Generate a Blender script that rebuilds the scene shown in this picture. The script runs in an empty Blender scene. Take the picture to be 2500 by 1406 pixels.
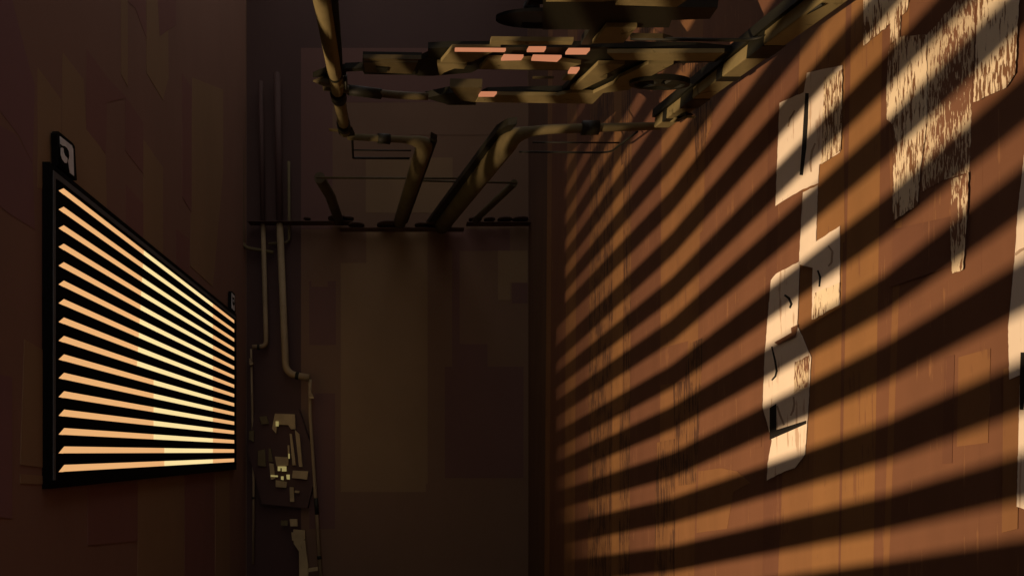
import bpy, bmesh, math, random
from mathutils import Vector
random.seed(7)
sc = bpy.context.scene
COL = sc.collection

# ------------------------------------------------------------------ camera, world, exposure
F = 1500.0            # focal length in photo pixels (2500 wide)
CX, CY = 988.0, 1103.0
H = 2.2               # eye height
XR, XL, YE = 2.013, -2.587, 10.0     # right wall, left wall, end wall (relative to the camera)
cam = bpy.data.cameras.new("camera")
cam.sensor_width = 36.0
cam.lens = 36.0 * F / 2500
cam.shift_x = (1250 - CX) / 2500
cam.shift_y = (CY - 703) / 2500
cam.clip_end = 500
co = bpy.data.objects.new("camera", cam); COL.objects.link(co)
co.location = (0, 0, H); co.rotation_euler = (math.radians(90), 0, 0)
sc.camera = co
w = bpy.data.worlds.new("World"); sc.world = w; w.use_nodes = True
nt = w.node_tree
bg = nt.nodes["Background"]
bg.inputs[0].default_value = (.96, .85, .80, 1)
bg.inputs[1].default_value = 0.57
sc.view_settings.view_transform = 'Standard'
sc.view_settings.look = 'None'
sc.view_settings.exposure = 0
sc.view_settings.gamma = 1
sc.cycles.max_bounces = 6
sc.cycles.sample_clamp_indirect = 2.0

# unseen spot lamp added behind the left wall to throw the stripes
from mathutils import Matrix
LX, LY, LZ = -5.5, 1.14, -1.8
ld = bpy.data.lights.new("added_spot_light", 'SPOT')
ld.shadow_soft_size = 0.018; ld.energy = 3550; ld.color = (1.0, 0.68, 0.40)
ld.spot_size = math.radians(51); ld.spot_blend = 1.0
lo = bpy.data.objects.new("added_spot_light", ld)
lo.location = (LX, LY, LZ + H)
aim = Vector((XR, 4.0, .7)) - Vector((LX, LY, LZ))
lo.rotation_euler = aim.to_track_quat('-Z', 'Y').to_euler()

# ------------------------------------------------------------------ helpers
def S(c):      # sRGB 0-255 -> linear
    return tuple(((v/255/12.92) if v/255 <= .04045 else ((v/255+.055)/1.055)**2.4) for v in c)
def V(x, y, z): return Vector((x, y, z + H))
def PR(px, py, off=0.0):                     # a point on the right wall, off metres proud of it
    X = XR - off; Y = X*F/(px-CX); return V(X, Y, (CY-py)/F*Y)
def PL(px, py, off=0.0):
    X = XL + off; Y = X*F/(px-CX); return V(X, Y, (CY-py)/F*Y)
def PE(px, py, off=0.0):
    Y = YE - off; return V((px-CX)/F*Y, Y, (CY-py)/F*Y)
def PC(px, py, up=0.0):                      # the rising layer of overhead ducts
    Y = (1.39+up)*F/(762.5-py); return V((px-CX)/F*Y, Y, (CY-py)/F*Y)
CN = Vector((0, -0.227, 1)).normalized()

def link(name, me, m, parent=None, mats=None):
    o = bpy.data.objects.new(name, me); COL.objects.link(o)
    for mm in (mats or [m]): me.materials.append(mm)
    if parent: o.parent = parent; o.matrix_parent_inverse = parent.matrix_world.inverted()
    return o
def tag(o, label, cat, group=None):
    o['label'] = label; o['category'] = cat
    if group: o['group'] = group
    return o
def empty(name, loc, label, cat, group=None):
    o = bpy.data.objects.new(name, None); COL.objects.link(o); o.location = loc
    o.empty_display_size = .1
    o.matrix_world = Matrix.Translation(loc)
    return tag(o, label, cat, group)
class MB:
    def __init__(s): s.bm = bmesh.new()
    def prism(s, pts, n, th, mi=0):
        """pts: outline in the front plane; n*th leads to the back plane"""
        n = n*th
        a = [s.bm.verts.new(p) for p in pts]; b = [s.bm.verts.new(p+n) for p in pts]
        fs = [s.bm.faces.new(a), s.bm.faces.new(b[::-1])]
        k = len(pts)
        for i in range(k): fs.append(s.bm.faces.new((a[(i+1)%k], a[i], b[i], b[(i+1)%k])))
        for f in fs: f.material_index = mi
        return s
    def box(s, x0, x1, y0, y1, z0, z1, mi=0):
        return s.prism([Vector((x0,y0,z0)),Vector((x1,y0,z0)),Vector((x1,y1,z0)),Vector((x0,y1,z0))], Vector((0,0,1)), z1-z0, mi)
    def tube(s, pts, r, seg=20, mi=0, cap=True):
        if not isinstance(r, (list, tuple)): r = [r]*len(pts)
        rings = []; prev = None
        for i, p in enumerate(pts):
            d = (pts[min(i+1, len(pts)-1)] - pts[max(i-1, 0)]).normalized()
            if prev is None:
                u = d.cross(Vector((0,0,1)) if abs(d.z) < .9 else Vector((0,1,0))).normalized()
            else: u = (prev - d*prev.dot(d)).normalized()
            prev = u; v = d.cross(u)
            rings.append([s.bm.verts.new(p + (u*math.cos(t)+v*math.sin(t))*r[i]) for t in (2*math.pi*k/seg for k in range(seg))])
        for A, B in zip(rings, rings[1:]):
            for k in range(seg):
                f = s.bm.faces.new((A[k], A[(k+1)%seg], B[(k+1)%seg], B[k])); f.smooth = True; f.material_index = mi
        if cap:
            s.bm.faces.new(rings[0][::-1]).material_index = mi; s.bm.faces.new(rings[-1]).material_index = mi
        return s
    def disc(s, c, ax, ay, n, th, seg=40, mi=0):
        return s.prism([c+ax*math.cos(t)+ay*math.sin(t) for t in (2*math.pi*k/seg for k in range(seg))], n, th, mi)
    def build(s, name, m, parent=None, mats=None, bev=0):
        bmesh.ops.recalc_face_normals(s.bm, faces=s.bm.faces[:])
        me = bpy.data.meshes.new(name); s.bm.to_mesh(me); s.bm.free()
        o = link(name, me, m, parent, mats)
        if bev:
            b = o.modifiers.new('bevel', 'BEVEL'); b.width = bev; b.segments = 2; b.limit_method = 'ANGLE'; b.angle_limit = .6
        return o
def bend(pts, r, n=6):
    """round the corners of a poly-line"""
    out = [pts[0]]
    for a, b, c in zip(pts, pts[1:], pts[2:]):
        d1 = (a-b); d2 = (c-b); q = min(r, d1.length*.45, d2.length*.45)
        p1 = b + d1.normalized()*q; p2 = b + d2.normalized()*q
        for k in range(n+1):
            t = k/n; out.append(p1*(1-t)**2 + b*2*t*(1-t) + p2*t*t)
    out.append(pts[-1]); return out

def mat(name, col, rough=.8, var=.12, scale=(3,3,3), col2=None, thr=None, streak=None, bump=.15, metal=0, spec=.3, patchy=.25):
    """procedural: soft mottling, grime, optional vertical streaks / flaking towards col2"""
    m = bpy.data.materials.new(name); m.use_nodes = True
    t = m.node_tree; N = t.nodes; L = t.links; b = N['Principled BSDF']
    b.inputs['Roughness'].default_value = rough; b.inputs['Metallic'].default_value = metal
    b.inputs['Specular IOR Level'].default_value = spec
    tc = N.new('ShaderNodeTexCoord')
    mp = N.new('ShaderNodeMapping'); mp.inputs['Scale'].default_value = scale
    L.new(tc.outputs['Object'], mp.inputs['Vector'])
    n1 = N.new('ShaderNodeTexNoise'); n1.inputs['Scale'].default_value = 1; n1.inputs['Detail'].default_value = 6
    n1.inputs['Roughness'].default_value = .6
    L.new(mp.outputs[0], n1.inputs['Vector'])
    r1 = N.new('ShaderNodeValToRGB'); r1.color_ramp.elements[0].position = .35; r1.color_ramp.elements[1].position = .65
    r1.color_ramp.elements[0].color = tuple(c*(1-var) for c in col)+(1,)
    r1.color_ramp.elements[1].color = tuple(min(1, c*(1+var)) for c in col)+(1,)
    L.new(n1.outputs['Fac'], r1.inputs[0]); last = r1.outputs[0]; hgt = n1.outputs['Fac']
    if col2:
        mp2 = N.new('ShaderNodeMapping'); mp2.inputs['Scale'].default_value = streak or (30, 30, 3)
        L.new(tc.outputs['Object'], mp2.inputs['Vector'])
        n2 = N.new('ShaderNodeTexNoise'); n2.inputs['Scale'].default_value = 1; n2.inputs['Detail'].default_value = 5
        n2.inputs['Roughness'].default_value = .62; n2.inputs['Distortion'].default_value = .35
        L.new(mp2.outputs[0], n2.inputs['Vector'])
        r2 = N.new('ShaderNodeValToRGB'); th = thr or .6
        r2.color_ramp.elements[0].position = th-.015; r2.color_ramp.elements[1].position = th+.02
        r2.color_ramp.elements[0].color = (0,0,0,1); r2.color_ramp.elements[1].color = (1,1,1,1)
        n3 = N.new('ShaderNodeTexNoise'); n3.inputs['Scale'].default_value = 5; n3.inputs['Detail'].default_value = 3
        L.new(tc.outputs['Object'], n3.inputs['Vector'])
        ma = N.new('ShaderNodeMath'); ma.operation = 'MULTIPLY_ADD'; L.new(n3.outputs['Fac'], ma.inputs[0])
        ma.inputs[1].default_value = patchy; ma.inputs[2].default_value = -.5*patchy
        mb = N.new('ShaderNodeMath'); mb.operation = 'ADD'; L.new(n2.outputs['Fac'], mb.inputs[0]); L.new(ma.outputs[0], mb.inputs[1])
        L.new(mb.outputs[0], r2.inputs[0])
        mx = N.new('ShaderNodeMix'); mx.data_type = 'RGBA'
        L.new(r2.outputs[0], mx.inputs[0]); L.new(last, mx.inputs[6]); mx.inputs[7].default_value = tuple(col2)+(1,)
        last = mx.outputs[2]; hgt = r2.outputs[0]
    L.new(last, b.inputs['Base Color'])
    if bump:
        bp = N.new('ShaderNodeBump'); bp.inputs['Strength'].default_value = bump; bp.inputs['Distance'].default_value = .01
        L.new(hgt, bp.inputs['Height']); L.new(bp.outputs[0], b.inputs['Normal'])
    return m
def glow(name, c, s=1.0):
    m = bpy.data.materials.new(name); m.use_nodes = True; t = m.node_tree
    b = t.nodes['Principled BSDF']; b.inputs['Base Color'].default_value = (.02,.02,.02,1)
    tc = t.nodes.new('ShaderNodeTexCoord'); n = t.nodes.new('ShaderNodeTexNoise'); n.inputs['Scale'].default_value = .7
    r = t.nodes.new('ShaderNodeValToRGB')
    r.color_ramp.elements[0].color = tuple(v*.93 for v in c)+(1,); r.color_ramp.elements[1].color = tuple(min(1.2, v*1.05) for v in c)+(1,)
    t.links.new(tc.outputs['Object'], n.inputs['Vector']); t.links.new(n.outputs['Fac'], r.inputs[0])
    t.links.new(r.outputs[0], b.inputs['Emission Color']); b.inputs['Emission Strength'].default_value = s
    return m

OC = (.250, .128, .050); RB = (.172, .080, .044); DK = (.105, .058, .038)
G = (26, 26, 1.6)
M = dict(
  ochre = mat('ochre_boards', OC, var=.07, scale=(6,6,.7), col2=(.20,.095,.045), thr=.66, streak=(60,60,3.0), patchy=.6, bump=.3),
  ochre2= mat('dull_ochre_boards', (.225,.112,.048), var=.07, scale=(6,6,.7), col2=(.17,.08,.04), thr=.65, streak=(70,70,3.0), patchy=.6),
  red   = mat('redbrown_boards', RB, var=.07, scale=(6,6,.7), col2=(.235,.115,.055), thr=.67, streak=(60,60,2.6), patchy=.6, bump=.3),
  red2  = mat('dull_redbrown_boards', (.150,.068,.040), var=.07, scale=(5,5,.7), col2=(.20,.095,.05), thr=.67, streak=(60,60,2.6), patchy=.6, bump=.3),
  wood  = mat('weathered_boards', (.21,.105,.045), var=.1, scale=(8,8,1), col2=(.085,.042,.026), thr=.52, streak=(70,70,3.5), bump=.4, patchy=.5),
  dark  = mat('dark_boards', DK, var=.1, scale=(5,5,.7)),
  flake = mat('flaking_cream_paint', (.80,.70,.52), var=.06, scale=(4,4,2), col2=(.20,.105,.055), thr=.53, streak=(120,120,13), bump=.35, patchy=.7),
  flake2= mat('worn_cream_paint', (.66,.56,.40), var=.08, scale=(4,4,2), col2=(.20,.10,.06), thr=.49, streak=(140,140,20), bump=.35, patchy=.7),
  paper = mat('cream_paper', (.80,.71,.60), var=.04, scale=(5,5,1), col2=(.58,.44,.33), thr=.64, streak=(40,40,2.2), bump=.35, patchy=.5),
  ink   = mat('black_ink', (.012,.011,.010), var=.1),
  fink  = mat('faded_ink', (.42,.32,.24), var=.1),
  lwA = mat('brown_plaster', (.27,.15,.105), var=.06, scale=(1,1.2,.5)),
  lwB = mat('olive_plaster', (.31,.195,.105), var=.06, scale=(1,1.2,.5)),
  lwC = mat('maroon_plaster', (.255,.122,.098), var=.06, scale=(1,1.2,.5)),
  lwD = mat('purple_plaster', (.25,.125,.12), var=.06, scale=(1,1.2,.5)),
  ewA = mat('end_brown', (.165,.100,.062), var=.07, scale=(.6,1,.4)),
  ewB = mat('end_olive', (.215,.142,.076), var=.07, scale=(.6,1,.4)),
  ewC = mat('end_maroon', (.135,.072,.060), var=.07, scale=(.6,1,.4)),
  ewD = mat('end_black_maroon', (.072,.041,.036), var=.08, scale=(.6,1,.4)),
  olive = mat('olive_metal', (.21,.175,.085), rough=.85, var=.15, scale=(5,5,5), col2=(.11,.09,.04), thr=.66, streak=(7,7,7), spec=.15),
  dim   = mat('dim_olive_metal', (.085,.068,.032), rough=.6, var=.2, scale=(5,5,5)),
  darkm = mat('blackened_metal', (.011,.011,.006), rough=.6, var=.2, scale=(5,5,5)),
  brass = mat('weathered_brown_pipe', (.120,.098,.044), rough=.85, var=.15, scale=(3,3,3), spec=.4),
  plate = mat('pale_olive_plate', (.40,.32,.17), rough=.8, var=.15, scale=(4,4,4), col2=(.2,.16,.09), thr=.66, streak=(9,9,9)),  # lighter version of the olive metal, for parts on the end wall
  upright = mat('pale_brown_pipe', (.28,.215,.12), rough=.7, var=.15, scale=(3,3,3)),  # lighter version of the brown pipe colour, for the end wall uprights
  ledge = mat('sooty_ledge', (.085,.052,.040), var=.1),
  black = mat('black_enamel', (.004,.004,.004), rough=.6, var=.1, bump=0, spec=.1),
  trim  = mat('charcoal_trim', (.13,.13,.13), rough=.5, var=.1, bump=0),
  grey  = mat('grey_steel', (.85,.85,.85), rough=.45, var=.15, scale=(9,9,9), bump=.05),
  ground= mat('ground_concrete', (.09,.065,.05), var=.2, scale=(2,2,2)),
  orange= glow('orange_glow', S((236,176,116)), 1.0),
  cream = glow('cream_glow', S((254,226,160)), 1.0),
  pink  = glow('pink_glow', S((196,124,88)), 1.0),
  yell  = glow('yellow_glow', S((160,144,88)), .8),
)
nx, ny, nz = Vector((1,0,0)), Vector((0,1,0)), Vector((0,0,1))

# ------------------------------------------------------------------ ground and the three walls
g = MB().prism([Vector((-60,-60,0)),Vector((60,-60,0)),Vector((60,60,0)),Vector((-60,60,0))], nz, -.1).build('ground', M['ground']); g['kind'] = 'structure'
TOP = 11.0
OY0, OY1, OZ0, OZ1 = -.15, 3.86, -2.0, .95        # opening added out of view to let the stripe light in
lw = MB()
lw.box(XL-.3, XL, -7, OY0, .004, TOP).box(XL-.3, XL, OY1, YE+.3, .004, TOP)
lw.box(XL-.3, XL, OY0, OY1, .004, H+OZ0).box(XL-.3, XL, OY0, OY1, H+OZ1, TOP)
lw = tag(lw.build('plaster_wall', M['lwA']), 'dim brown plaster wall on the left that carries the glowing louvred panel', 'wall')
def patches(name, P, lst, mats, n, parent, base=.0015, step=.0002):
    b = MB(); keys = []
    for i, (k, poly) in enumerate(lst):
        if k not in keys: keys.append(k)
        off = base + step*i
        b.prism([P(x, y, off) for x, y in poly], n, off-.0003, keys.index(k))
    return b.build(name, None, parent, [mats[k] for k in keys])
LP = [
 ('lwD', [(-160,-40),(25,-20),(60,120),(85,210),(80,400),(45,330),(-160,60)]),
 ('lwD', [(-100,250),(40,330),(80,400),(85,560),(20,520),(-100,420)]),
 ('lwB', [(92,165),(150,245),(150,460),(92,460)]),
 ('lwB', [(153,128),(204,195),(210,300),(258,380),(262,560),(150,470)]),
 ('lwC', [(212,120),(262,190),(310,240),(262,250),(258,375),(210,315)]),
 ('lwC', [(308,0),(355,0),(360,100),(345,60),(330,20)]),
 ('lwB', [(296,0),(312,0),(312,212),(296,182)]),
 ('lwB', [(358,0),(410,0),(412,190),(398,245),(358,178)]),
 ('lwC', [(306,236),(350,300),(350,424),(306,368)]),
 ('lwC', [(308,452),(350,498),(350,640),(308,600)]),
 ('lwB', [(350,340),(398,410),(398,660),(350,610)]),
 ('lwC', [(385,0),(430,0),(430,60),(390,90)]),
 ('lwB', [(470,190),(545,220),(545,420),(520,700),(465,650)]),
 ('lwC', [(445,180),(468,215),(468,520),(445,480)]),
 ('lwC', [(430,560),(462,585),(462,700),(430,670)]),
 ('lwB', [(60,828),(118,862),(118,1142),(50,1134)]),
 ('lwB', [(50,1156),(118,1162),(118,1182),(50,1180)]),
 ('lwD', [(-60,900),(30,920),(30,1265),(-60,1255)]),
 ('lwB', [(337,1168),(450,1158),(450,1450),(337,1480)]),
 ('lwC', [(452,1156),(520,1152),(524,1450),(452,1450)]),
 ('lwC', [(215,1190),(336,1180),(336,1320),(215,1330)]),
 ('lwB', [(526,1152),(560,1150),(562,1430),(526,1440)]),
]
patches('plaster_patch', PL, LP, M, -nx, lw)

EW = MB()
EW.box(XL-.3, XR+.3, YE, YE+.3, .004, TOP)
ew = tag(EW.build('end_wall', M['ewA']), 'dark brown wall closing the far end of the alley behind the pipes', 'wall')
def rc(a, b, c, d): return [(a,b),(c,b),(c,d),(a,d)]
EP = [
 ('ewD', rc(602,-180,1296,118)), ('ewD', rc(602,118,735,1520)), ('ewC', rc(735,118,812,560)),  # upper band and left strip: shade of wall top and recess painted as colour
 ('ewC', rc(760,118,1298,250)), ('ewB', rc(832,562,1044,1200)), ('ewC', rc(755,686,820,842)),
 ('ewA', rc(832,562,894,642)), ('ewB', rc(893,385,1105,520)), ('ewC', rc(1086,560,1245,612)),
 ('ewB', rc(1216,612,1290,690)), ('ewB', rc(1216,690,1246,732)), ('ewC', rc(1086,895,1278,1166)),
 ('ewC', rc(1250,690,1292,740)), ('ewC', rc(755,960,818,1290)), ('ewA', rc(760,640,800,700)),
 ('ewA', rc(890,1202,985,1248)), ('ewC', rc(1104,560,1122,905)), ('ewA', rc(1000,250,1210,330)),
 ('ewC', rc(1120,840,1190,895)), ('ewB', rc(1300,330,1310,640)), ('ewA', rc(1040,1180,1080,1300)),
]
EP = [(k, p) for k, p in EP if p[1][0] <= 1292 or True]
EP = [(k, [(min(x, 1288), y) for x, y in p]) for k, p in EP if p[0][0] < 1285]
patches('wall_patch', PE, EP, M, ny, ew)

rw = tag(MB().box(XR, XR+.3, -7, YE, .004, TOP).build('boarded_wall', M['dark']), 'tall right wall of ochre and red-brown boards crossed by slanting bands of light', 'wall')
# boards: (material, left x at the top of the picture, left x at the bottom); each runs to the next
BD = [('dark',1296,1290),('ochre2',1342,1330),('red2',1352,1342),('ochre2',1390,1378),('red2',1412,1404),('wood',1446,1436),('ochre',1505,1494),
      ('wood',1524,1512),('red2',1548,1538),('ochre2',1622,1612),('red',1734,1700),('red2',1896,1868),('ochre2',2012,1918),
      ('ochre',2032,1992),('red',2086,2056),('ochre',2108,2064),('red',2182,2144),('ochre2',2262,2180),('red',2282,2196),
      ('red',2420,2400),('red2',2620,2620),('ochre2',2900,2900),('red',3300,3300),('ochre',3900,3900),('red',5200,5200),('red2',8000,8000)]
b = MB(); keys = []
def topz(Y): return (TOP-H)
for i, (k, xt, xb) in enumerate(BD):
    if k not in keys: keys.append(k)
    off = .004 + .0004*((i*7) % 4)
    def yz(px, Z):      # board edges lean a little, as drawn
        return None
    x2t, x2b = (BD[i+1][1], BD[i+1][2]) if i+1 < len(BD) else (30000, 30000)
    def Yof(px): return min(9.99, (XR)*F/(px-CX))
    pts = []
    for (pxt, pxb) in ((xt, xb), (x2t, x2b)):
        yt, yb = Yof(pxt), Yof(pxb)
        # Z where the line leaves the picture at the top and bottom
        zt, zb = CY/F*yt, (CY-1406)/F*yb
        sl = (yt-yb)/(zt-zb)
        a = yb + sl*(-H+.01-zb); c = yt + sl*(TOP-H-zt)*.4
        pts.append((min(a, 9.99), min(c, 9.99)))
    (a0, c0), (a1, c1) = pts
    b.prism([V(XR-off, a0, -H+.006), V(XR-off, c0, TOP-H), V(XR-off, c1, TOP-H), V(XR-off, a1, -H+.006)], nx, off-.001, keys.index(k))
b.build('board_cladding', None, rw, [M[k] for k in keys])
RP = [
 ('ochre2', [(1640,330),(1722,300),(1718,560),(1636,640)]),
 ('ochre',  [(1990,240),(2058,200),(2062,590),(1985,640)]),
 ('wood',   [(1640,856),(1716,824),(1700,1180),(1652,1186)]),
 ('red',    [(1615,850),(1680,832),(1672,930),(1610,940)]),
 ('red',    [(1900,452),(1960,420),(1952,660),(1896,680)]),
 ('wood',   [(1545,60),(1560,50),(1740,150),(1738,300),(1700,420),(1690,200)]),
 ('ochre2', [(2340,872),(2418,850),(2412,1080),(2336,1090)]),
 ('red2',   [(2306,872),(2330,866),(2324,1130),(2300,1132)]),
 ('ochre2', [(1705,1150),(1760,1142),(1800,1150),(1830,1178),(1790,1200),(1775,1290),(1700,1300)]),
 ('red',    [(1808,965),(1862,958),(1858,1090),(1806,1100)]),
 ('wood',   [(1604,1080),(1650,1070),(1645,1450),(1596,1450)]),
 ('ochre',  [(1500,420),(1522,400),(1520,1000),(1498,1010)]),
 ('red2',   [(2180,560),(2360,520),(2350,640),(2176,700)]),
 ('ochre2', [(2450,900),(2492,890),(2484,1290),(2446,1300)]),
]
patches('board_patch', PR, RP, M, nx, rw, base=.0056, step=.00018)

# ------------------------------------------------------------------ peeling sheets and flaking paint on the right wall
def sheet(name, poly, m, off, label, cat, rough=9, jag=2.0):
    pts = []
    for (a, b2) in zip(poly, poly[1:]+poly[:1]):
        n = max(1, int(math.hypot(b2[0]-a[0], b2[1]-a[1])/rough))
        for k in range(n):
            t = k/n; j = jag if k else 0
            pts.append((a[0]+(b2[0]-a[0])*t+random.uniform(-j, j)*.5, a[1]+(b2[1]-a[1])*t+random.uniform(-j, j)))
    o = MB().prism([PR(x, y, off) for x, y in pts], nx, .0016).build(name, m)
    return tag(o, label, cat)
def stroke(pts, wd, off, m, parent, name='ink_mark'):
    """a painted stroke, a thin ribbon lying on its sheet"""
    b = MB(); L_ = []; R_ = []
    for i, (x, y) in enumerate(pts):
        x0, y0 = pts[max(i-1, 0)]; x1, y1 = pts[min(i+1, len(pts)-1)]
        d = math.hypot(x1-x0, y1-y0) or 1; w_ = wd*(.5+.5*math.sin(math.pi*(i+.6)/(len(pts)+.2)))/2
        L_.append((x-(y1-y0)/d*w_, y+(x1-x0)/d*w_)); R_.append((x+(y1-y0)/d*w_, y-(x1-x0)/d*w_))
    b.prism([PR(x, y, off) for x, y in L_+R_[::-1]], nx, .001)
    return b.build(name, m, parent)
OFF = .010
sA = sheet('paper_sheet', [(1903,252),(1962,226),(1970,178),(2056,160),(2050,372),(2000,402),(1997,448),(1960,462),(1893,503)], M['paper'], OFF,
           'large cream paper sheet pasted highest on the boards, with a black vertical line', 'poster', jag=1)
stroke([(1970,228),(1967,290),(1963,360),(1956,428)], 11, OFF+.0012, M['ink'], sA)
stroke([(1990,350),(1982,370),(1978,400),(1980,420)], 5, OFF+.0012, M['fink'], sA)
stroke([(1940,270),(1928,290),(1924,310)], 4, OFF+.0012, M['fink'], sA)
sA2 = sheet('flaking_paint', [(2012,190),(2056,170),(2052,366),(2004,402),(2008,300)], M['flake'], OFF+.004,
            'strip of flaking cream paint along the right edge of the highest paper sheet', 'peeling paint')
sB = sheet('paper_sheet', [(1960,470),(1996,452),(1992,590),(2050,552),(2050,744),(1982,780),(1984,654),(1950,645)], M['paper'], OFF,
           'cream paper scrap in the middle, stepping down between two larger sheets', 'poster', jag=1)
stroke([(2022,600),(2032,614),(2030,640),(2022,650)], 5, OFF+.0012, M['fink'], sB)
stroke([(1996,660),(2002,676),(2000,700)], 5, OFF+.0012, M['ink'], sB)
sB2 = sheet('flaking_paint', [(1988,716),(2049,690),(2048,745),(1983,780)], M['flake'], OFF+.004,
            'small block of flaking cream paint at the foot of the middle paper scrap', 'peeling paint')
sC = sheet('paper_sheet', [(1882,684),(1895,668),(1952,638),(1946,795),(1980,872),(1970,1040),(1965,1108),(1940,1142),(1915,1150),(1872,1172),(1874,1130),(1884,1075),(1862,994),(1866,880),(1872,800)], M['paper'], OFF,
           'long cream paper sheet hanging lowest, with black corner lines and thin curved strokes', 'poster', jag=1)
b = MB().prism([PR(x, y, OFF+.002) for x, y in [(1879,995),(1895,985),(1895,1049),(1968,1026),(1968,1034),(1879,1073)]], nx, .001)
b.build('ink_mark', M['ink'], sC)
stroke([(1884,846),(1892,880),(1896,905),(1893,918),(1884,928)], 5, OFF+.0012, M['ink'], sC)
stroke([(1937,968),(1939,985),(1936,1002),(1930,1014)], 5, OFF+.0012, M['fink'], sC)
stroke([(1897,990),(1904,1012),(1914,1037)], 5, OFF+.0012, M['fink'], sC)
stroke([(1915,720),(1926,728),(1932,742),(1928,752)], 6, OFF+.0012, M['ink'], sC)
sC2 = sheet('flaking_paint', [(1940,884),(1975,868),(1972,944),(1938,960)], M['flake2'], OFF+.004,
            'small worn cream patch of paint on the lowest paper sheet', 'peeling paint')
sC3 = sheet('board_scrap', [(1890,836),(1932,812),(1931,800),(1948,792),(1942,822),(1900,842)], M['red'], OFF+.004,
            'small bare red-brown board scrap showing through the lowest paper sheet', 'board scrap', jag=.5)
sD = sheet('flaking_paint', [(2108,-10),(2228,-30),(2212,30),(2198,40),(2196,95),(2172,112),(2174,58),(2108,112)], M['flake'], OFF,
           'flaking cream paint patch at the top of the picture above the wooden post strip', 'peeling paint')
sE = sheet('flaking_paint', [(2172,110),(2200,90),(2262,86),(2262,300),(2245,420),(2240,500),(2180,540),(2182,310),(2165,292),(2164,212)], M['flake'], OFF,
           'tall patch of flaking cream paint, left half of the big worn area at upper right', 'peeling paint')
sE2 = sheet('flaking_paint', [(2264,84),(2340,0),(2350,-30),(2384,-40),(2372,250),(2366,420),(2300,440),(2248,470),(2264,300)], M['flake2'], OFF-.004,
           'browner worn paint patch filling the middle of the upper right area', 'peeling paint')
sE3 = sheet('flaking_paint', [(2388,-30),(2490,-60),(2478,180),(2455,215),(2376,250)], M['flake'], OFF+.004,
           'pale flaking paint patch nearest the right edge of the picture', 'peeling paint')
sE4 = sheet('flaking_paint', [(2322,440),(2364,420),(2362,500),(2350,658),(2324,668),(2320,560)], M['flake2'], OFF+.005,
           'narrow hanging tongue of worn paint below the upper right area', 'peeling paint')
sF = sheet('paper_sheet', [(2500,380),(2530,300),(2560,330),(2560,1260),(2482,1236),(2490,915),(2464,926),(2461,800),(2478,620),(2484,520)], M['paper'], OFF,
           'pink-cream paper sheet cut off by the right edge of the picture', 'poster', jag=1)
stroke([(2496,860),(2496,900),(2495,960),(2494,1000)], 12, OFF+.0012, M['ink'], sF)
stroke([(2478,622),(2490,612),(2502,606)], 7, OFF+.0012, M['fink'], sF)

# ------------------------------------------------------------------ glowing louvred panel on the left wall
XF = -2.530           # its front plane
def PF(px, py, off=0.0):
    X = XF+off; Y = X*F/(px-CX); return V(X, Y, (CY-py)/F*Y)
def yF(px): return XF*F/(px-CX)
Y0, Y1 = yF(122), yF(577)
ZT, ZB = 2.068, -.262
lp = empty('louvred_light', (XL, (Y0+Y1)/2, H+ZB), 'long black louvred panel with glowing orange slots mounted on the left wall', 'light panel')
def PZ(y, z, x=XF): return V(x, y, z)
ya_, yb_ = yF(143), yF(573)
zs = [1.934 - i*(1.934+.120)/15 for i in range(16)]; hs = .0255
st = MB()
# near stile with the slanted slot ends
tip = .075
pts = [PZ(Y0, ZB), PZ(Y0, ZT), PZ(ya_+tip, ZT)]
for z in zs: pts += [PZ(ya_+tip, z+hs), PZ(ya_, z-hs)]
pts2 = [PZ(Y0, ZB), PZ(Y0, ZT), PZ(ya_+tip, ZT)]
for z in zs: pts2 += [PZ(ya_+tip, z+hs), PZ(ya_-.0, z-hs), PZ(ya_+tip, z-hs-.002)]
pts2 += [PZ(ya_+tip, ZB)]
st.prism(pts2, -nx, .008)
st.prism([PZ(yb_, ZB), PZ(Y1, ZB), PZ(Y1, ZT), PZ(yb_, ZT)], -nx, .008)
st.prism([PZ(ya_+tip, zs[0]+hs), PZ(yb_, zs[0]+hs), PZ(yb_, ZT), PZ(ya_+tip, ZT)], -nx, .008)
st.prism([PZ(ya_+tip, ZB), PZ(yb_, ZB), PZ(yb_, zs[-1]-hs), PZ(ya_+tip, zs[-1]-hs)], -nx, .008)
# casing sides
st.box(XL+.001, XF-.008, Y0, Y0+.03, H+ZB, H+ZT).box(XL+.001, XF-.008, Y1-.03, Y1, H+ZB, H+ZT)
st.box(XL+.001, XF-.008, Y0+.03, Y1-.03, H+ZT-.03, H+ZT).box(XL+.001, XF-.008, Y0+.03, Y1-.03, H+ZB, H+ZB+.03)
st.build('frame', M['black'], lp)
s_ = MB()
for a, c in zip(zs, zs[1:]):
    s_.prism([PZ(ya_+tip, c+hs), PZ(yb_, c+hs), PZ(yb_, a-hs), PZ(ya_+tip, a-hs)], -nx, .008)
s_.build('slats', M['black'], lp)
tr = MB()
ty = Y0+.035
tr.box(XF, XF+.006, ty, ty+.028, H+ZB+.06, H+ZT-.09)
tr.prism([V(XF+.006, ty, ZT-.09), V(XF+.006, ty, ZT-.045), V(XF+.006, ty+.1, ZT-.045), V(XF+.006, Y1-.05, ZT-.045), V(XF+.006, Y1-.05, ZT-.085), V(XF+.006, ty+.12, ZT-.085), V(XF+.006, ty+.05, ZT-.09)], -nx, .006)
tr.build('trim', M['trim'], lp)
MB().box(XF-.026, XF-.022, Y0+.035, Y1-.035, H+ZB+.031, H+ZT-.031).build('glowing_screen', M['orange'], lp)
c_ = MB()
def crm(r0, r1, px): 
    zt = zs[r0]+.06; zb = zs[r1]-.06
    c_.box(XF-.0205, XF-.0175, yF(px), yF(523), H+zb+.0, H+zt)
c_ = MB()
ztop = zs[0]+.068
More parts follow.
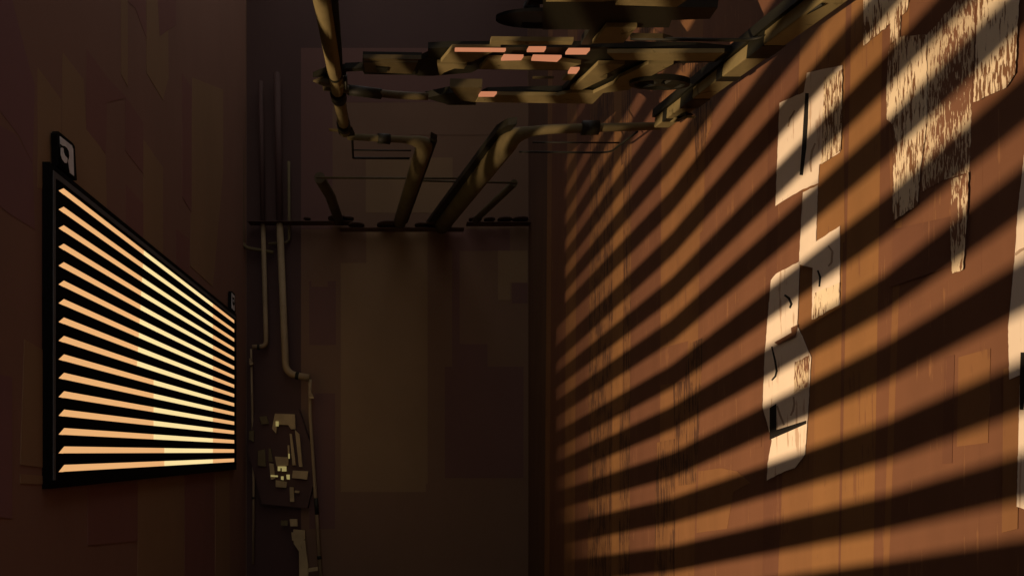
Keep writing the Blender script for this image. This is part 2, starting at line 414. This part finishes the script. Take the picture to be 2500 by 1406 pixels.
zb9 = (zs[8]+zs[9])/2; zb14 = (zs[13]+zs[14])/2; zend = zs[15]-.068
c_.prism([V(XF-.0175, yF(357), ztop), V(XF-.0175, yF(523), ztop), V(XF-.0175, yF(523), zend), V(XF-.0175, yF(406), zend),
          V(XF-.0175, yF(406), zb14), V(XF-.0175, yF(380), zb14), V(XF-.0175, yF(380), zb9), V(XF-.0175, yF(339), zb9)], -nx, .003)
c_.build('bright_screen', M['cream'], lp)
def bracket(outline, inner, cres, hook):
    o = MB().prism([PF(x, y) for x, y in outline], -nx, .045).build('bracket', M['black'], lp)
    MB().prism([PF(x, y, .004) for x, y in inner], -nx, .004).build('bracket_plate', M['grey'], o)
    MB().prism([PF(x, y, .009) for x, y in hook], -nx, .0045).build('bracket_hook', M['black'], o)
    MB().prism([PF(x, y, .013) for x, y in cres], -nx, .0035).build('bracket_clip', M['grey'], o)
bracket([(139,327),(143,321),(178,350),(183,358),(188,441),(142,406)],
        [(147,333),(176,356),(179,365),(181,430),(171,422),(165,385),(148,360)],
        [(149,362),(152,361),(155,363),(156,372),(159,380),(165,387),(165,391),(163,399),(159,398),(153,390),(149,378)],
        [(148,352),(152,356),(158,357),(164,362),(168,370),(169,381),(168,388),(165,393),(167,402),(170,420),(150,402)])
bracket([(565,712),(567,711),(574,719),(575,764),(564,758)],
        [(566,715),(573,722),(573,759),(566,752)],
        [(569,732),(571,731),(572,735),(571,739)],
        [(568,725),(572,728),(572,731),(573,744),(570,746),(568,740)])

# ------------------------------------------------------------------ added shutter beyond the left edge, shaped to cast the stripes, and its added lamp
sh = empty('added_shutter', (XL, OY0, H+OZ0), 'added slanting slatted shutter, shaped to cast the wall stripes, in the added opening of the left wall, out of the picture', 'shutter')
XS = XL-.10
lam = (XR-.01-LX)/(XS-LX)
def toS(px, py):
    Y = (XR-.01)*F/(px-CX); Z = (CY-py)/F*Y
    return (LY+(Y-LY)/lam, LZ+(Z-LZ)/lam)
ylo = [1364,1246,1135,1020,918,806,705,597,490]
yhi = [1252,1079,886,717,530,345,178,0,-170]
ylo = [1364+115*k for k in (5,4,3,2,1)] + ylo + [490-107*k for k in range(1,10)]
yhi = [1252+160*k for k in (5,4,3,2,1)] + yhi + [-170-172*k for k in range(1,10)]
sl = MB()
def clipline(p, q, yv):
    t = (yv-p[0])/(q[0]-p[0]); return p[1]+(q[1]-p[1])*t
yl2 = [1394+95*k for k in (5,4,3,2,1)] + [1394,1301,1215,1137,1062,983,911,843,758] + [758-64*k for k in range(1,10)]
yh2 = [1165+205*k for k in (5,4,3,2,1)] + [1165,945,700,470,250,20,-170,-370,-570] + [-570-200*k for k in range(1,10)]
COLS = ((2490, yh2), (2160, yhi), (1640, ylo), (1380, yl2))
n_ = len(ylo)
for i in range(n_):
    U, D = [], []
    for px, ys in COLS:
        d = (ys[max(i-1,0)]-ys[min(i+1,n_-1)])/(2 if 0 < i < n_-1 else 1)*.275
        U.append(toS(px, ys[i]-d)); D.append(toS(px, ys[i]+d))
    a, c = OY0+.02, OY1-.02
    def ext(Q):       # run the slat on to both jambs
        Q = [(a, clipline(Q[0], Q[1], a))] + Q
        return Q[:-1] + [(c, clipline(Q[-2], Q[-1], c))] if Q[-1][0] > c else Q + [(c, clipline(Q[-2], Q[-1], c))]
    U, D = ext(U), ext(D)
    lo_, hi_ = OZ0+.02, OZ1-.02
    U = [(y, min(max(z, lo_), hi_)) for y, z in U]; D = [(y, min(max(z, lo_), hi_)) for y, z in D]
    for (u0, u1, d0, d1) in zip(U, U[1:], D, D[1:]):
        if u0[1]-d0[1] < .004 and u1[1]-d1[1] < .004: continue
        sl.prism([V(XS+.002, d0[0], d0[1]), V(XS+.002, d1[0], d1[1]), V(XS+.002, u1[0], u1[1]), V(XS+.002, u0[0], u0[1])], -nx, .004)
sl.build('slats', M['black'], sh)
fr = MB()
for (a, c, d, e) in ((OY0, OY0+.02, OZ0, OZ1), (OY1-.02, OY1, OZ0, OZ1), (OY0+.02, OY1-.02, OZ0, OZ0+.02), (OY0+.02, OY1-.02, OZ1-.02, OZ1)):
    fr.box(XS-.03, XS+.03, a+.001, c-.001, H+d+.001, H+e-.001)
fr.build('frame', M['black'], sh)
rm = MB()
rm.box(-6.6, -6.5, -2, 4.6, .004, 4.6).box(-6.5, XL-.301, -2.1, -2, .004, 4.6).box(-6.5, XL-.301, 4.6, 4.7, .004, 4.6).box(-6.6, XL-.301, -2.1, 4.7, 4.6, 4.7)  # closed dark box added so the lamp only shines through the slats
tag(rm.build('added_lamp_room', M['black']), 'small dark room added to enclose the lamp behind the added shuttered opening, out of the picture', 'room')
lf = empty('added_spot_lamp', (LX-.05, LY, 0), 'spot lamp added to throw the wall stripes, on a short stand inside the added room behind the added shutter, out of the picture', 'lamp')
MB().tube([Vector((LX-.12, LY, .004)), Vector((LX-.12, LY, H+LZ))], .02).build('added_lamp_stand', M['darkm'], lf)
a_ = aim.normalized(); hb = V(LX, LY, LZ)-a_*.06
MB().tube([hb-a_*.16, hb-a_*.02], [.05,.07]).build('housing', M['darkm'], lf)  # housing of the added spot lamp
COL.objects.link(lo); lo.parent = lf; lo.matrix_parent_inverse = lf.matrix_world.inverted()

# ------------------------------------------------------------------ overhead ducts, pipes and machinery
def pipe(name, pts, r, m, label, cat='pipe', br=.1, group=None, parts=()):
    o = MB().tube(bend(pts, br), r).build(name, m)
    tag(o, label, cat, group)
    for (a, c, rr, mm) in parts:
        MB().tube([a, c], rr).build('coupling', mm, o)
    return o
def lerp(a, b, t): return a+(b-a)*t
# left duct running along the alley
p0, p1 = PC(775,-60), PC(842,322)
d = pipe('overhead_pipe', [p0, p1], .040, M['olive'], 'olive pipe running away at upper left to the pair of small clamps', parts=[
    (lerp(p0,p1,.475), lerp(p0,p1,.485), .044, M['darkm']), (lerp(p0,p1,.60), lerp(p0,p1,.66), .052, M['darkm']), (lerp(p0,p1,.90), lerp(p0,p1,.95), .050, M['darkm'])])
MB().prism([PC(x, y) for x, y in [(804,-40),(822,-40),(836,150),(838,230),(856,330),(846,332),(826,230),(824,150)]], CN, .05).build('dark_side_strip', M['darkm'], d)  # dark strip for the dark side of the pipe
# two elbows of big pipe going to the end wall
pe1 = V((975-CX)/F*9.9, 9.9, (CY-545)/F*9.9)
def taper(name, pts, rs, r_b, m):
    """bent pipe whose radius follows its length"""
    P = bend(pts, r_b, 10); Lc = [0]
    for a, c in zip(P, P[1:]): Lc.append(Lc[-1]+(c-a).length)
    def rr(t):
        for (t0, r0), (t1, r1) in zip(rs, rs[1:]):
            if t <= t1: return r0+(r1-r0)*(t-t0)/(t1-t0)
        return rs[-1][1]
    return MB().tube(P, [rr(l/Lc[-1]) for l in Lc], 28).build(name, m)
d = taper('elbow_pipe', [PC(848,334), PC(1040,344), pe1], [(0,.024),(.085,.026),(.13,.07),(.2,.085),(1,.10)], .22, M['brass'])
tag(d, 'slimmer of the two thick pipes slanting down to the far wall flange', 'pipe')
MB().tube([PC(922,338), PC(952,340)], .038).build('coupling', M['darkm'], d)
MB().prism([PC(x, y, .02) for x, y in [(1052,338),(1067,346),(995,545),(985,545),(1040,400)]], CN, .05).build('dark_side_strip', M['darkm'], d)  # dark side of the slimmer pipe as a separate strip
pe2 = V((1078-CX)/F*9.9, 9.9, (CY-552)/F*9.9)
d = taper('elbow_pipe', [PC(1612,308), PC(1262,318), pe2], [(0,.026),(.15,.034),(.20,.085),(.26,.11),(1,.12)], .32, M['brass'])
tag(d, 'thickest pipe, slanting from the horizontal run down to the far wall', 'pipe')
MB().tube([PC(1420,313), PC(1462,312)], .05).build('coupling', M['darkm'], d)
MB().prism([PC(x, y, .03) for x, y in [(1212,322),(1240,306),(1262,304),(1236,330),(1090,530),(1068,540),(1040,548)]], CN, .05).build('dark_side_strip', M['darkm'], d)  # dark side of the thickest pipe as a separate strip
# conduit that climbs along the right wall
XC = XR-.16
def PW(px, py, off=.16):
    X = XR-off; Y = X*F/(px-CX); return V(X, Y, (CY-py)/F*Y)
p0, p1 = PW(2190,-130), PW(1616,300)
dr = (p1-p0).normalized(); up = dr.cross(nx).normalized(); up = up if up.z > 0 else -up
def beam(a, c, hw, hh): 
    return MB().prism([a-up*hh-nx*hw, a+up*hh-nx*hw, a+up*hh+nx*hw, a-up*hh+nx*hw], (c-a).normalized(), (c-a).length)
d = beam(p0, p1, .055, .034).build('wall_duct', M['olive'], bev=.006)
tag(d, 'long square olive duct climbing diagonally across the striped right wall', 'duct')
beam(p0+up*.062-nx*.012, p1+up*.062-nx*.012, .062, .027).build('top_rail', M['darkm'], d)
for t0, t1 in ((.36,.43),(.55,.58),(.72,.80),(.90,.93)):
    beam(lerp(p0,p1,t0), lerp(p0,p1,t1), .058, .0345+.003).build('sleeve', M['darkm'], d)
# thin cables
pipe('cable', [PC(1540,95), PC(1850,99), PW(2010,10,.2)], .008, M['darkm'], 'thin dark cable bending up beside the diagonal duct at upper right', 'cable')
pipe('cable', [PC(1268,371), PC(1440,373), PC(1490,372), PC(1556,322)], .008, M['darkm'], 'thin dark cable bending up to the horizontal run near the striped wall', 'cable')
pipe('cable', [PC(1300,348), PC(1512,349)], .006, M['darkm'], 'short straight dark cable just under the right horizontal pipe', 'cable')
rk = pipe('pipe_hanger', [PC(860,338), PC(862,386), PC(1000,387)], .010, M['darkm'], 'thin black hanger frame below the left horizontal pipe', 'hanger', br=.02)
MB().tube([PC(864,367), PC(1004,368)], .006).build('cross_rod', M['darkm'], rk)
# clamps
for (x, y, s, lab) in ((838,317,-1,'small clamp with a pale tip at the end of the left overhead pipe'), (1650,284,1,'small clamp with a pale tip on the diagonal wall duct')):
    P = PC if s < 0 else PW
    c0 = P(x-30, y); e = empty('pipe_clamp', P(x, y), lab, 'clamp', 'pipe clamps')
    MB().prism([P(x-38,y-3),P(x+22,y-8),P(x+28,y-3),P(x+8,y+6),P(x-26,y+10)] if s > 0 else [P(x-14,y-4),P(x+22,y-6),P(x+28,y+8),P(x,y+12),P(x-12,y+4)], ny if s < 0 else nx, .04).build('jaw', M['darkm'], e)
    MB().prism([P(x-2,y-1),P(x+46,y),P(x+42,y+5),P(x-4,y+5)] if s > 0 else [P(x-36,y-3),P(x+4,y-1),P(x+2,y+5),P(x-34,y+2)], ny if s < 0 else nx, .012).build('tip', M['olive'], e)
    MB().prism([P(x-30,y+2),P(x+4,y+4),P(x-4,y+14),P(x-24,y+14)] if s > 0 else [P(x+6,y-8),P(x+20,y-7),P(x+24,y-2),P(x+8,y-2)], ny if s < 0 else nx, -.006).build('plate', M['olive'], e)

def plate(poly, m, parent, name, up=0.0, th=.03):
    return MB().prism([PC(x, y, up) for x, y in poly], CN, th).build(name, m, parent)
# main machine
mc = empty('ceiling_machine', PC(1300,180), 'big angular olive and black duct machine overhead with small pink lights', 'machine')
plate([(1045,119),(1105,116),(1500,116),(1700,119),(1784,127),(1748,152),(1650,156),(1600,182),(1512,222),(1450,233),(1370,236),(1176,233),(1190,226),(1372,222),(1390,205),(1400,182),(1390,173),(1168,170),(1150,178),(1058,186),(1020,186),(1008,182),(1022,150),(1045,140)], M['darkm'], mc, 'housing', .03, .03)
for pl in (
  [(1199,100),(1400,102),(1396,110),(1196,110)],
  [(1104,119),(1222,119),(1151,152),(1076,153)],
  [(1170,169),(1192,145),(1360,149),(1418,157),(1398,164),(1390,172)],
  [(1161,250),(1172,232),(1360,234),(1395,227),(1448,229),(1497,206),(1512,190),(1583,157),(1644,157),(1560,202),(1535,220),(1472,228),(1447,254)],
  [(1460,158),(1525,158),(1463,190),(1482,191),(1421,220),(1392,219),(1427,190)],
  [(1482,130),(1768,129),(1742,150),(1500,147)],
  [(1372,197),(1388,181),(1407,181),(1393,197)],
  [(1067,156),(1140,158),(1132,169),(1110,168),(1084,178),(1073,187)],
  ):
    plate(pl, M['olive'], mc, 'panel', 0, .02)
plate([(1098,214),(1177,215),(1160,250),(1125,246)], M['dim'], mc, 'panel', .005, .05)
plate([(1038,240),(1096,228),(1125,226),(1162,257),(1096,257)], M['darkm'], mc, 'bracket_arm', .03, .04)
for pl in ([(1111,123),(1235,124),(1232,128),(1110,127)], [(1291,120),(1333,120),(1328,128),(1286,128)], [(1388,124),(1440,124),(1431,134),(1380,134)],
           [(1230,139),(1278,140),(1272,148),(1223,149)], [(1301,140),(1371,141),(1360,152),(1297,149)], [(1393,170),(1415,170),(1407,181),(1386,181)],
           [(1174,229),(1213,229),(1206,237),(1168,237)]):
    plate(pl, M['pink'], mc, 'indicator_light', -.012, .012)
plate([(1300,191),(1352,191),(1350,193),(1300,193)], M['dim'], mc, 'rod', .01, .01)
# upper machine
um = empty('ceiling_unit', PC(1500,30), 'black and olive duct unit at the very top, above the machine with pink lights', 'machine')
plate([(1325,-60),(1700,-60),(1690,-20),(1502,12),(1560,18),(1752,19),(1733,47),(1640,50),(1633,68),(1478,68),(1443,110),(1418,110),(1440,73),(1325,73)], M['darkm'], um, 'housing', .02, .04)
plate([(1333,-40),(1520,-40),(1505,1),(1470,5),(1333,5)], M['olive'], um, 'panel', 0, .02)
plate([(1502,13),(1540,-40),(1740,-40),(1652,18)], M['olive'], um, 'panel', 0, .02)
plate([(1480,67),(1555,67),(1522,105),(1446,107)], M['olive'], um, 'panel', 0, .03)
plate([(1538,92),(1618,93),(1642,100),(1550,98)], M['dim'], um, 'panel', 0, .02)
# round black hood
hd = empty('vent_hood', PC(1325,50,.12), 'round black vent hood half hidden behind the topmost duct unit', 'vent')
c = PC(1325,50,.12); ex = (PC(1440,50,.12)-c); ey = (PC(1325,28,.12)-PC(1325,72,.12))/2
MB().prism([c+ex*math.cos(t)+ey*math.sin(t) for t in (math.pi*(.5+k/24) for k in range(25))], CN, .015).build('rim', M['black'], hd)
MB().tube([c-ex*.25+CN*.015, c-ex*.25+CN*.08], [.05,.04]).build('neck', M['black'], hd)
plate([(1286,13),(1296,-6),(1325,-8),(1325,11)], M['black'], hd, 'flap', .08, .03)
# fan
c = PC(1610,208,-.02); ex = PC(1684,208,-.02)-c; ey = (PC(1610,195,-.02)-PC(1610,222,-.02))/2
fn = empty('ventilation_fan', c, 'flat round black ventilation fan in front of the striped wall', 'fan')
b = MB(); seg = 40
ro = [c+ex*math.cos(t)+ey*math.sin(t) for t in (2*math.pi*k/seg for k in range(seg))]
ri = [c+(ex*math.cos(t)+ey*math.sin(t))*.84 for t in (2*math.pi*k/seg for k in range(seg))]
for k in range(seg):
    b.prism([ro[k], ro[(k+1)%seg], ri[(k+1)%seg], ri[k]], CN, .03)
b.build('ring', M['darkm'], fn)
MB().disc(c, ex*.2, ey*.2, CN, .04).build('hub', M['darkm'], fn)
for k in range(5):
    t = 2*math.pi*k/5+.5
    a1 = ex*math.cos(t-.33)+ey*math.sin(t-.33); a2 = ex*math.cos(t+.33)+ey*math.sin(t+.33)
    MB().prism([c+a1*.16, c+a1*.84, c+a2*.84+CN*.02, c+a2*.16+CN*.02], CN, .008).build('blade', M['darkm'], fn)
# left small unit and horn
lu = empty('junction_box', PC(950,165), 'small worn olive box hanging between the left pipe and the big machine', 'box')
plate([(842,168),(885,166),(886,141),(1030,143),(1012,184),(890,182),(885,174),(845,176)], M['darkm'], lu, 'housing', .02, .03)
plate([(887,154),(1020,153),(1006,181),(892,177)], M['dim'], lu, 'panel', 0, .02)
plate([(887,143),(1028,145),(1020,149),(887,149)], M['dim'], lu, 'panel', 0, .02)
plate([(918,166),(947,168),(944,177),(920,177)], M['darkm'], lu, 'hatch', -.01, .01)
hn = empty('horn_nozzle', PC(800,195), 'pointed olive horn nozzle crossing under the left overhead pipe', 'nozzle')
c0, c1 = PC(764,198), PC(842,200)
MB().tube([c0, lerp(c0,c1,.3), lerp(c0,c1,.7), c1], [.004,.026,.034,.036]).build('cone', M['dim'], hn)
MB().tube([c1, c1+(c1-c0).normalized()*.015], .040).build('rim', M['darkm'], hn)
plate([(764,190),(800,176),(845,170),(845,184)], M['darkm'], hn, 'fin', .02, .03)
pipe('overhead_pipe', bend([PC(790,212), PC(900,226), PC(985,234), PC(1045,236)], .1), .022, M['dim'], 'dull horizontal pipe from the horn nozzle to the big machine', parts=[
    (PC(850,220), PC(930,230), .030, M['darkm'])])

# far frame standing off the end wall
def PEo(px, py, Y): return V((px-CX)/F*Y, Y, (CY-py)/F*Y)
pipe('support_pipe', [PEo(780,434,8.2), PEo(806,478,8.9), PEo(828,540,9.8)], .075, M['dim'], 'short dull pipe at the left end of the far frame, slanting to the wall', br=.02)
pipe('support_pipe', [PEo(1256,447,8.3), PEo(1158,540,9.8)], .05, M['dim'], 'short dull pipe at the right end of the far frame, slanting to the wall')
pipe('support_rod', [PEo(772,434,8.15), PEo(1140,436,8.15)], .014, M['dim'], 'long thin rod across the far frame, left length', 'rod')
pipe('support_rod', [PEo(1020,441,8.25), PEo(1262,447,8.25)], .014, M['dim'], 'thin rod across the far frame, right length behind the thickest pipe', 'rod')
for (x0, x1, y, dx, lab) in ((604,862,540,((750,9),(825,24),(850,14)),'black mounting ledge on the far wall under the left support pipe'),
                             (828,1134,556,((870,20),(950,30),(1030,18),(1070,34)),'black mounting ledge on the far wall under the two thick pipes'),
                             (1140,1300,542,((1160,16),(1195,14),(1232,18),(1270,20)),'black mounting ledge on the far wall near the striped wall')):
    e = empty('mounting_ledge', PE(x0, y, .1), lab, 'ledge', 'mounting ledges on the far wall')
    a, c = PE(x0, y, .25), PE(x1, y, .25)
    MB().box(a.x, c.x, YE-.26, YE-.075, a.z-.007, a.z+.006).build('shelf', M['ledge'], e, bev=.01)
    for (xx, r_) in dx:
        p = PE(xx, y-6, .2); MB().tube([p-nz*.010, p+nz*.012], r_/F*9.8).build('flange', M['ledge'], e)

# upright pipes on the left of the end wall
pipe('wall_pipe', [PE(590,190,.12), PE(592,604,.12), PE(668,617,.12)], .030, M['brass'], 'thin pipe in the corner turning right at its foot, leftmost of the uprights', br=.12)
pipe('wall_pipe', [PE(642,545,.14), PE(650,846,.14), PE(616,847,.14)], .038, M['upright'], 'middle upright pipe bending left at its foot, behind the corner pipe', br=.12, parts=[
    (PE(629,847,.14), PE(635,847,.14), .046, M['darkm'])])
pipe('wall_pipe', [PE(683,545,.16), PE(698,912,.16), PE(756,922,.16)], .055, M['upright'], 'stoutest upright pipe bending right at its foot', br=.18, parts=[
    (PE(722,916,.16), PE(730,917.5,.16), .062, M['darkm'])])
pipe('wall_pipe', [PE(705,395,.1), PE(706,592,.1), PE(655,596,.1)], .022, M['brass'], 'thin hooked pipe crossing behind the stoutest upright', br=.08)
pipe('down_pipe', [PE(613,852,.14), PE(616,1010,.14), PE(619,1180,.14), PE(618,1376,.14)], .018, M['upright'], 'thin straight pipe going down left of the wall machine', parts=[
    (PE(618,1212,.14), PE(618,1218,.14), .024, M['darkm'])])
pipe('down_pipe', [PE(757,926,.14), PE(757,1010,.14), PE(768,1180,.14), PE(786,1450,.14)], .028, M['upright'], 'thicker pipe going down right of the wall machine', parts=[
    (PE(779,1356,.14), PE(780,1364,.14), .036, M['darkm']), (PE(771,1215,.14), PE(774,1255,.14), .034, M['darkm'])])
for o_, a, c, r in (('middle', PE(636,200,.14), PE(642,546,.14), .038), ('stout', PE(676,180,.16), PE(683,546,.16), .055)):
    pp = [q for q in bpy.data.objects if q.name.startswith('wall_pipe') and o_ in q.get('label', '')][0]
    MB().tube([a, c], r).build('shaded_section', M['ewD'], pp)  # upper pipe lengths painted dark to stand in for the shade there
for (x, y, s, lab) in ((612,884,1,'small valve on the thin pipe left of the wall machine'), (758,964,1.4,'small valve on the thicker pipe right of the wall machine')):
    e = empty('pipe_valve', PE(x, y, .14), lab, 'valve', 'pipe valves')
    MB().prism([PE(x-4*s,y-8*s,.2),PE(x,y-12*s,.2),PE(x+1*s,y-4*s,.2),PE(x+5*s,y,.2),PE(x+4*s,y+5*s,.2),PE(x-3*s,y+6*s,.2)], ny, .08).build('body', M['upright'], e)
    MB().prism([PE(x-2*s,y+3*s,.21),PE(x+6*s,y+3*s,.21),PE(x+6*s,y+6*s,.21),PE(x-2*s,y+6*s,.21)], ny, .01).build('handle', M['plate'], e)

# wall machine
wm = empty('wall_machine', PE(690,1250,.1), 'cluttered dark machine at the foot of the far wall with small yellow lights', 'machine')
def wp(poly, m, name, off, th=.04): return MB().prism([PE(x, y, off) for x, y in poly], ny, th).build(name, m, wm)
wp([(622,1010),(730,1000),(760,1090),(765,1180),(750,1240),(640,1230),(605,1100)], M['ewD'], 'cabinet', .16, .155)
for pl in ([(671,1009),(720,1011),(721,1047),(710,1047),(704,1037),(682,1036),(676,1038),(674,1058),(664,1046)],
           [(720,1049),(731,1060),(738,1139),(730,1139)], [(707,1058),(712,1059),(717,1097),(722,1135),(714,1135)],
           [(671,1114),(704,1116),(704,1135),(679,1142),(675,1136)], [(715,1148),(752,1150),(750,1170),(713,1166)],
           [(657,1130),(667,1132),(671,1168),(661,1171)], [(673,1172),(700,1176),(699,1190),(673,1188)],
           [(707,1189),(717,1189),(718,1224),(708,1224)], [(702,1086),(706,1086),(707,1119),(703,1119)],
           [(719,1197),(732,1198),(730,1203),(719,1202)]):
    wp(pl, M['plate'], 'panel', .21, .045)
for pl in ([(630,1100),(646,1096),(649,1138),(629,1136)], [(633,1017),(651,1015),(656,1034),(638,1035)], [(608,1052),(620,1050),(619,1078),(608,1072)],
           [(656,1094),(661,1094),(666,1126),(656,1126)]):
    wp(pl, M['brass'], 'panel', .20, .04)
for pl in ([(673,1028),(680,1028),(680,1040),(673,1040)], [(678,1138),(699,1138),(699,1150),(688,1150),(688,1142),(684,1142),(684,1149),(678,1149)],
           [(661,1159),(678,1160),(678,1164),(661,1163)], [(699,1158),(707,1158),(707,1170),(700,1169)], [(686,1162),(692,1162),(692,1171),(686,1170)],
           [(704,1107),(707,1107),(707,1119),(704,1119)]):
    wp(pl, M['yell'], 'indicator_light', .225, .012)
wc = empty('floor_conduit', PE(735,1400,.1), 'jointed olive conduit below the wall machine', 'conduit')
def wq(poly, m, name, off, th=.06): return MB().prism([PE(x, y, off) for x, y in poly], ny, th).build(name, m, wc)
wq([(686,1270),(702,1271),(702,1283),(686,1282)], M['brass'], 'lug', .14)
wq([(707,1267),(725,1267),(726,1284),(709,1284)], M['plate'], 'upper_section', .16)
wq([(716,1292),(744,1295),(746,1330),(752,1382),(753,1450),(731,1450),(730,1345),(717,1326)], M['plate'], 'lower_section', .18)
wq([(748,1388),(776,1384),(776,1392),(750,1396)], M['plate'], 'side_arm', .16)
wq([(711,1299),(717,1299),(718,1320),(713,1318)], M['plate'], 'worn_plate', .20, .015)
